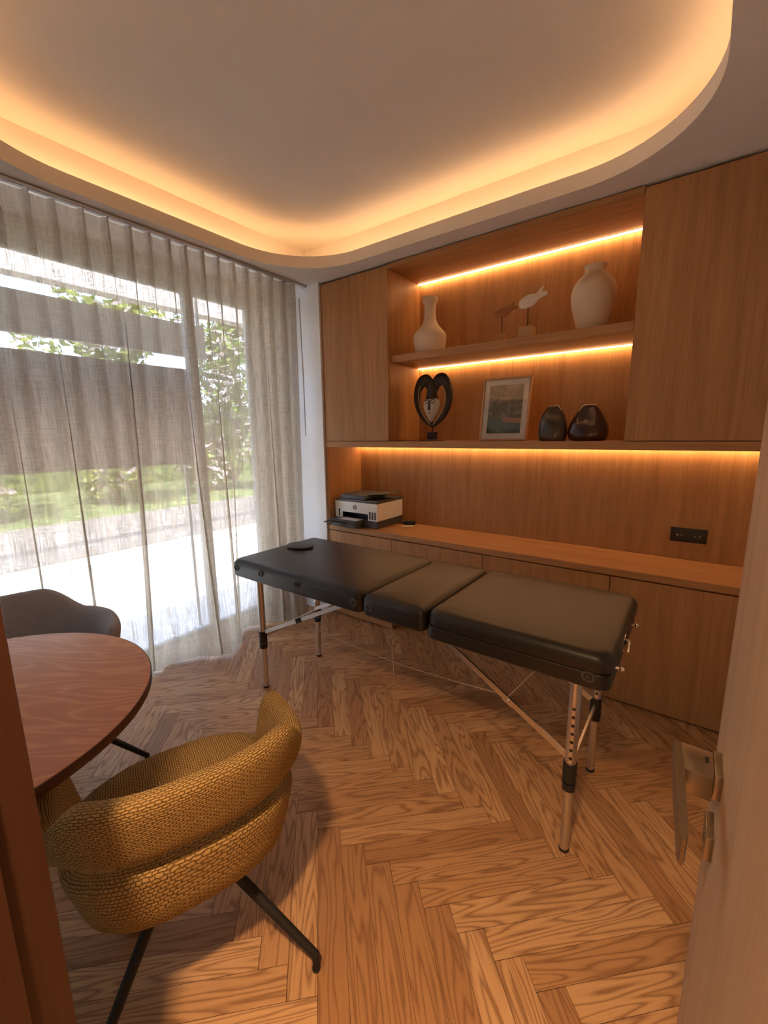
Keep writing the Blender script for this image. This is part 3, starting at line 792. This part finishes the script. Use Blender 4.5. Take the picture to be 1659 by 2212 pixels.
# ================================================================== PRINTER
def printer():
    t = thing('printer', 'white and dark grey all-in-one printer on the left end of the worktop', 'printer', (-2.086, 2.62, .735))
    X0, X1, Y0, Y1 = -.212, .206, -.165, .170
    obj('base', bx(X0+.006, X1-.006, Y0+.004, Y1, 0, .060, bev=.008, seg=3), m_prgrey, t)
    # white shell with front opening: build as boxes with a recess
    bm = bmesh.new(); z0, z1 = .058, .187
    xo0, xo1, zo = -.136, .119, .106
    box(bm, X0, xo0, Y0, Y1, z0, z1); box(bm, xo1, X1, Y0, Y1, z0, z1); box(bm, xo0, xo1, Y0, Y1, zo, z1); box(bm, xo0, xo1, Y0+.10, Y1, z0, zo)
    bmesh.ops.remove_doubles(bm, verts=bm.verts, dist=1e-5)
    obj('white_casing', bm, m_prwhite, t, smooth=False)
    bm = bmesh.new(); box(bm, xo0+.001, xo1-.001, Y0+.092, Y0+.099, z0, zo-.001); box(bm, xo0+.0005, xo1-.0005, Y0+.002, Y0+.099, zo-.003, zo-.0005); box(bm, xo0+.0005, xo0+.003, Y0+.002, Y0+.099, z0, zo-.001); box(bm, xo1-.003, xo1-.0005, Y0+.002, Y0+.099, z0, zo-.001); box(bm, xo0, xo1, Y0+.002, Y0+.099, z0+.0022, z0+.0042)
    obj('output_recess', bm, m_prblack, t, smooth=False)
    for x in (-.170, .136, .161, .186):
        obj('ink_window', bx(x-.0075, x+.0075, Y0-.0012, Y0+.001, .067, .125, bev=.0005, seg=1), m_prblack, t, smooth=False)
    obj('scanner_bed', bx(X0+.004, X1-.004, Y0+.003, Y1-.003, .1875, .207, bev=.006, seg=2), m_prgrey, t)
    bm = bmesh.new(); box(bm, -.155, .093, -.163, .12, .2073, .243, bev=.008, seg=3)
    obj('document_feeder', bm, m_prgrey, t)
    obj('feeder_slot', bx(.055, .0938, -.10, .10, .2431, .2438), m_prblack, t, smooth=False)
    bm = bmesh.new(); ring_loft(bm, [[(.05, y, .240), (.05, y, .244), (.235, y, .262), (.235, y, .259)] for y in (-.115, .085)])
    obj('document_tray', bm, m_prgrey, t, smooth=False)
    # output tray
    bm = bmesh.new(); box(bm, -.165, .075, -.265, -.162, .006, .050, bev=.006, seg=2); obj('paper_tray', bm, m_prgrey, t)
    bm = bmesh.new(); box(bm, -.185, .085, -.285, -.08, .0505, .0590, bev=.003); obj('output_tray', bm, m_prgrey, t)
    bm = bmesh.new(); box(bm, -.185, .005, -.330, -.280, .040, .048, bev=.002); obj('tray_extension', bm, m_prgrey, t)
    obj('paper_sheet', bx(-.115, .065, -.24, -.085, .0592, .0612), m_paper, t, smooth=False)
    # round logo
    lg = bmesh.new(); n = 40; r = .0175
    ring_loft(lg, [[(r*math.cos(2*pi*k/n), y, r*math.sin(2*pi*k/n)) for k in range(n)] for y in (0, -.0012)])
    L = obj('brand_badge', lg, plain('badge_dark', (.06, .06, .065), .4), t); L.location = (-.008, Y0, .147)
    bm = bmesh.new(); s = .28
    def stroke(a, b, w=.0016): bar(bm, (a[0], -.0014, a[1]), (b[0], -.0014, b[1]), .0008, w*1.0, (1, 0, 0)) if False else ring_loft(bm, [[Vector((p[0]+q*w, y, p[1])) for p, q in ((a, -1), (a, 1), (b, 1), (b, -1))] for y in (-.0012, -.0020)])
    stroke((-.0065, -.008), (-.0005, .0150)); stroke((-.0005, -.008), (.0018, .0030)); stroke((-.0045, .0040), (.0015, .0040), .0012)
    stroke((.0005, -.0150), (.0060, .0055)); stroke((.0065, -.0040), (.0090, .0055)); 
    box(bm, .0045, .0100, -.0020, -.0012, .0045, .0062); box(bm, .0025, .0075, -.0020, -.0012, -.0055, -.0038); box(bm, -.0035, .0022, -.0020, -.0012, .0030, .0046)
    obj('letters', bm, m_prwhite, L, smooth=False)
printer()
t = thing('power_adapter', 'small black power adapter lying on the worktop beside the printer', 'adapter', (-1.775, 2.745, .7345), .5)
obj('housing', bx(-.05, .04, -.022, .022, .0, .028, bev=.006, seg=2), m_blackp, t)
obj('cord', tb([(-.048, 0, .012), (-.075, .01, .008), (-.085, .04, .005), (-.06, .055, .005)], .003, 8), m_blackp, t)
tag(obj('key_card', bx(-.043, .043, -.027, .027, 0, .003, bev=.001, seg=1), plain('card_grey_white', (.55, .52, .48), .5)), 'pale flat card lying on the worktop in front of the black adapter', 'card')
bpy.data.objects['key_card'].location = (-1.752, 2.675, .7345); bpy.data.objects['key_card'].rotation_euler = (0, 0, .5)

# ================================================================== SHELF OBJECTS
ZS, ZP = 1.9472, PT
def placed(o, x, y, z, rz=0): o.location = (x, y, z); o.rotation_euler = (0, 0, rz); return o
# vase, long neck
prof = smoothprof([(.078, .0), (.092, .012), (.103, .055), (.108, .100), (.106, .125), (.090, .150), (.062, .180), (.045, .210), (.037, .250), (.036, .290), (.041, .318), (.0505, .336), (.053, .350), (.047, .360), (.036, .362)], 5)
bm = lathe([(.001, 0)]+prof+[(.030, .352), (.026, .30), (.001, .29)], 64, cap0=False, cap1=False)
placed(tag(obj('bottle_vase', bm, m_clay), 'cream stoneware bottle vase with a long neck on the upper shelf', 'vase'), -1.518, 2.585, ZS)
prof = smoothprof([(.062, .0), (.070, .010), (.086, .070), (.104, .140), (.110, .185), (.104, .225), (.084, .262), (.060, .285), (.050, .300), (.050, .318), (.055, .330)], 6)
bm = lathe([(.001, 0)]+prof+[(.049, .330), (.045, .31), (.05, .28), (.001, .25)], 64, cap0=False, cap1=False)
placed(tag(obj('tall_vase', bm, m_clay2), 'large sand-coloured stoneware vase at the right of the upper shelf', 'vase'), -.530, 2.585, ZS)
# fish sculptures
def fish(name, label, x, y, s, mat, hrod, bw, bh, tilt, mblock):
    t = thing(name, label, 'sculpture', (x, y, ZS))
    obj('base', bx(-bw/2, bw/2, -bw/2, bw/2, 0, bh, bev=.002), mblock, t)
    obj('rod', tb([(0, 0, bh), (0, 0, hrod)], .0026, 8), m_blackm, t)
    L = .062*s; bm = bmesh.new(); N = 20; rings = []
    for u in [-1, -.97, -.88, -.7, -.4, -.1, .2, .5, .72, .85, .95]:
        h = .036*s*math.sqrt(max(.02, 1-abs(u*.98+.08)**2.2))*(1 if u < .3 else 1-.35*(u-.3))
        w = h*.42; rings.append([(u*L, w*math.cos(2*pi*k/N), h*math.sin(2*pi*k/N)) for k in range(N)])
    ring_loft(bm, rings)
    # tail fins
    for dz, lx in ((.042*s, .086*s), (.002*s, .100*s)):
        ring_loft(bm, [[(L*.68, -.006*s, .010*s*(1 if dz > 0 else -.9)+.012*s), (L*.68, .006*s, .010*s+.008*s*(dz > 0)), (L*.75, .006*s, -.012*s), (L*.75, -.006*s, -.012*s)],
                       [(lx*.97, -.003*s, dz+(.004 if dz > .02 else .011)*s), (lx*.97, .003*s, dz+(.004 if dz > .02 else .011)*s), (lx, .003*s, dz-(.005 if dz > .02 else .011)*s), (lx, -.003*s, dz-(.005 if dz > .02 else .011)*s)]])
    # gill and eye in relief
    for r_, cx in ((.016*s, -.2*L), (.010*s, -.2*L)):
        pts = [(cx+r_*math.cos(a), -.0145*s, r_*math.sin(a)) for a in [math.radians(-100+200*k/12) for k in range(13)]]
        tube(bm, pts, .0018*s, 6)
    tube(bm, [(-.62*L, -.011*s, .010*s), (-.62*L, -.013*s, .010*s)], .003*s, 10)
    bmesh.ops.rotate(bm, verts=bm.verts, cent=(0, 0, 0), matrix=Matrix.Rotation(-math.radians(tilt), 3, 'Y'))
    f = obj('fish', bm, mat, t); f.location = (.008, 0, hrod+.024*s)
fish('fish_sculpture', 'white carved fish on a thin rod and wooden block', -.872, 2.585, 1.0, m_fishw, .198, .078, .082, 14, m_blockw)
fish('fish_sculpture', 'rust-brown carved fish on a thin rod, left of the white one', -1.030, 2.60, .84, m_fishb, .172, .05, .07, 10, m_oak_v)
# mask sculpture
def mask():
    t = thing('mask_sculpture', 'dark horned African mask with pale face on a stand, left of the lower niche', 'sculpture', (-1.500, 2.60, ZP))
    mdark = plain('dark_carved_wood', (.035, .022, .014), .6, bumpscale=40, bstr=.5, var=.3)
    obj('base_plate', bx(-.072, .072, -.055, .055, 0, .010, bev=.003), plain('reddish_wood_base', (.22, .09, .045), .5), t)
    obj('base_block', bx(-.028, .028, -.026, .026, .0105, .060, bev=.005, seg=2), m_blackp, t)
    obj('rod', tb([(0, 0, .06), (0, 0, .12)], .003, 8), m_blackm, t)
    # horns: curl from crown outward and down to a point
    for s in (-1, 1):
        P = [(.014, .330, .034, .018), (.030, .385, .056, .022), (.058, .405, .068, .026), (.090, .392, .060, .026), (.116, .350, .044, .024), (.126, .300, .038, .022), (.120, .245, .034, .019), (.098, .190, .030, .017), (.066, .148, .026, .015), (.030, .118, .022, .014), (.004, .100, .016, .012)]
        P = smoothprof(P, 5); rings = []; bm = bmesh.new(); N = 16
        for i, (x, z, r, d) in enumerate(P):
            a = Vector((P[min(i+1, len(P)-1)][0]-P[max(i-1, 0)][0], 0, P[min(i+1, len(P)-1)][1]-P[max(i-1, 0)][1])).normalized(); nn = Vector((a.z, 0, -a.x))
            rings.append([Vector((s*(x+nn.x*r*.62*math.cos(2*pi*k/N)), -d*math.sin(2*pi*k/N), z+nn.z*r*.62*math.cos(2*pi*k/N))) for k in range(N)])
        ring_loft(bm, rings); h = obj('horn', bm, mdark, t)
        Q = [(s*(x-.004-.020*min(1, x*12)), -d*.9-.001, z) for x, z, r, d in P[18:48]]
        obj('pale_edge', tb(Q, .0028, 6), plain('pale_worn_wood', (.50, .38, .25), .8), h)
    # crown
    bm = bmesh.new(); N = 24
    rings = [[(w*math.cos(2*pi*k/N), -.012-d*math.sin(2*pi*k/N), z) for k in range(N)] for z, w, d in ((.255, .046, .020), (.285, .044, .026), (.32, .036, .026), (.36, .034, .024), (.395, .028, .018), (.41, .012, .008))]
    ring_loft(bm, rings); obj('crown', bm, mdark, t)
    # face: heart-shaped pale
    bm = bmesh.new(); rings = []
    for z, w, d in ((.128, .004, .006), (.14, .016, .014), (.165, .031, .022), (.20, .052, .028), (.235, .062, .030), (.265, .058, .026), (.285, .036, .018), (.29, .018, .010)):
        rings.append([(w*math.cos(2*pi*k/N), -.016-d*math.sin(2*pi*k/N), z) for k in range(N)])
    ring_loft(bm, rings); f = obj('face', bm, plain('chalky_face_paint', (.62, .54, .43), .9, bumpscale=50, bstr=.5, var=.12), t)
    obj('nose', tb([(0, -.047, .262), (0, -.053, .235), (0, -.054, .214), (0, -.048, .210)], .0045, 8, .008), mdark, f)
    for s in (-1, 1):
        obj('eye', tb([(s*.014, -.046, .250), (s*.024, -.044, .254), (s*.036, -.040, .251)], .0022, 6), mdark, f)
        obj('brow', tb([(s*.004, -.046, .262), (s*.020, -.044, .274), (s*.040, -.036, .268)], .003, 6), mdark, f)
    obj('mouth', tb([(-.008, -.043, .186), (0, -.045, .184), (.008, -.043, .186)], .0025, 6), mdark, f)
    # beard stem joining horns and face
    obj('chin_stem', tb([(0, -.010, .13), (0, 0, .10)], .010, 8, .016), mdark, t)
mask()
# framed picture
def picture_mat():
    t = NT('landscape_print'); v = t.coord()
    s = t.n('ShaderNodeSeparateXYZ'); t.l(v, s.inputs[0]); z = s.outputs[2]; x = s.outputs[0]
    n1 = t.noise(v, 26, 5, .65); n2 = t.noise(v, 60, 4, .7); n3 = t.noise(v, 11, 3)
    sky = t.mix(n3, (.36, .29, .23), (.28, .24, .19))
    tree = t.mix(n2, (.10, .10, .06), (.24, .22, .13))
    zz = t.math('ADD', z, t.math('MULTIPLY', t.math('SUBTRACT', n3, .5), .12))
    up_ = t.ramp(zz, [(.0, (0, 0, 0)), (.50, (0, 0, 0)), (.62, (1, 1, 1)), (1, (1, 1, 1))])
    crown = t.ramp(t.math('ADD', t.math('ADD', t.math('MULTIPLY', n1, .7), t.math('MULTIPLY', t.noise(v, 13, 2), .55)), t.math('MULTIPLY', t.math('SUBTRACT', zz, .15), -.35)), [(.585, (0, 0, 0)), (.615, (1, 1, 1))])
    c1 = t.mix(crown, sky, tree)
    crown2 = t.ramp(t.math('ADD', n1, t.math('MULTIPLY', z, 1.2)), [(.84, (0, 0, 0)), (.88, (1, 1, 1))])
    c1 = t.mix(t.math('MULTIPLY', crown2, .7), c1, (.22, .20, .10))
    water = t.mix(n2, (.10, .17, .14), (.17, .25, .20))
    wl = t.ramp(zz, [(.085, (1, 1, 1)), (.10, (0, 0, 0))])
    c2 = t.mix(wl, c1, water)
    # pink sandbank
    sb = t.math('MULTIPLY', t.math('LESS_THAN', t.math('ABSOLUTE', t.math('SUBTRACT', z, t.math('ADD', .085, t.math('MULTIPLY', x, -.10)))), .016), t.math('GREATER_THAN', x, -.01))
    c3 = t.mix(sb, c2, (.48, .27, .18))
    fg = t.ramp(t.math('ADD', n1, t.math('MULTIPLY', z, -6)), [(.34, (0, 0, 0)), (.42, (1, 1, 1))])
    c4 = t.mix(fg, c3, (.05, .06, .045))
    return t.pbr(c4, .7)
def picture():
    t = thing('framed_picture', 'framed landscape picture with white mount leaning in the lower niche', 'picture', (-1.010, 2.62, ZP), 0)
    t.rotation_euler = (math.radians(-9), 0, 0)
    w, h, f = .306, .390, .011
    bm = bmesh.new(); d0, d1 = -.012, .012
    box(bm, -w/2, w/2, d0, d1, 0, f); box(bm, -w/2, w/2, d0, d1, h-f, h); box(bm, -w/2, -w/2+f, d0, d1, f, h-f); box(bm, w/2-f, w/2, d0, d1, f, h-f)
    obj('frame', bm, m_frame, t, smooth=False)
    obj('mount', bx(-w/2+f, w/2-f, -.003, .006, f, h-f), m_mount, t, smooth=False)
    p = obj('print', bx(-.108, .108, -.0045, -.0032, 0, .300), picture_mat(), t, smooth=False); p.location = (0, 0, .046)
    bt = bmesh.new()
    tube(bt, [(-.090, -.0048, .170), (-.060, -.0048, .205), (-.035, -.0048, .235), (.02, -.0048, .232)], .0016, 6); tube(bt, [(-.060, -.0048, .205), (-.045, -.0048, .245)], .001, 6)
    obj('painted_branch', bt, plain('print_ink_brown', (.10, .06, .045), .7), p)
    obj('glass', bx(-w/2+f, w/2-f, -.0085, -.0065, f, h-f), m_pglass, t, smooth=False)
    obj('backing_board', bx(-w/2+f, w/2-f, .0065, .010, f, h-f), m_blockw, t, smooth=False)
picture()
# two dark glazed vases with slit openings
def dark_vase(label, x, w, h, mat, prof, twist):
    N = 48; bm = bmesh.new(); rings = []
    for r, z in smoothprof(prof, 6):
        zz = z*h; ring = []
        for k in range(N):
            a = 2*pi*k/N
            q = 1-.16*z*math.exp(-((a-4.55-twist*z)/.5)**2)      # soft pinch on the front
            ring.append((r*w*math.cos(a)*q, r*w*.62*math.sin(a)*q, zz))
        rings.append(ring)
    ring_loft(bm, rings)
    o = obj('slab_vase', bm, mat); tag(o, label, 'vase')
    pt = prof[-1][0]*w
    rim = []
    bm = bmesh.new(); M_ = 28
    for k in range(M_+1):
        u = -1+2*k/M_; xx = u*pt*1.45; zz = h*1.0+.001-.030*max(0, (abs(u)-.55)/.45)**1.6
        rim.append((xx, 0, zz))
    tube(bm, rim, .0032, 8)
    obj('pale_rim', bm, plain('bare_clay_rim', (.80, .62, .45), .35), o)
    obj('mouth_slit', bx(-pt*.7, pt*.7, -.006, .006, h*.985, h+.0015, bev=.001), m_prblack, o)
    return o
gl1 = plain('olive_brown_glaze', (.085, .055, .032), .16, var=.35, **{'Coat Weight': .25}); gl2 = plain('dark_red_brown_glaze', (.055, .016, .009), .12, var=.3, **{'Coat Weight': .4})
placed(dark_vase('olive-brown glazed slab vase, the narrower of the dark pair', -.694, .080, .192, gl1, [(.80, 0), (.92, .02), (.98, .12), (1.0, .28), (.95, .5), (.82, .70), (.62, .87), (.45, .96), (.36, 1)], .3), -.694, 2.57, ZP)
placed(dark_vase('wide dark red-brown glazed slab vase, right of the olive one', -.508, .104, .190, gl2, [(.70, 0), (.86, .02), (.97, .12), (1.0, .26), (.93, .45), (.76, .66), (.55, .85), (.38, .96), (.29, 1)], .7), -.508, 2.57, ZP)
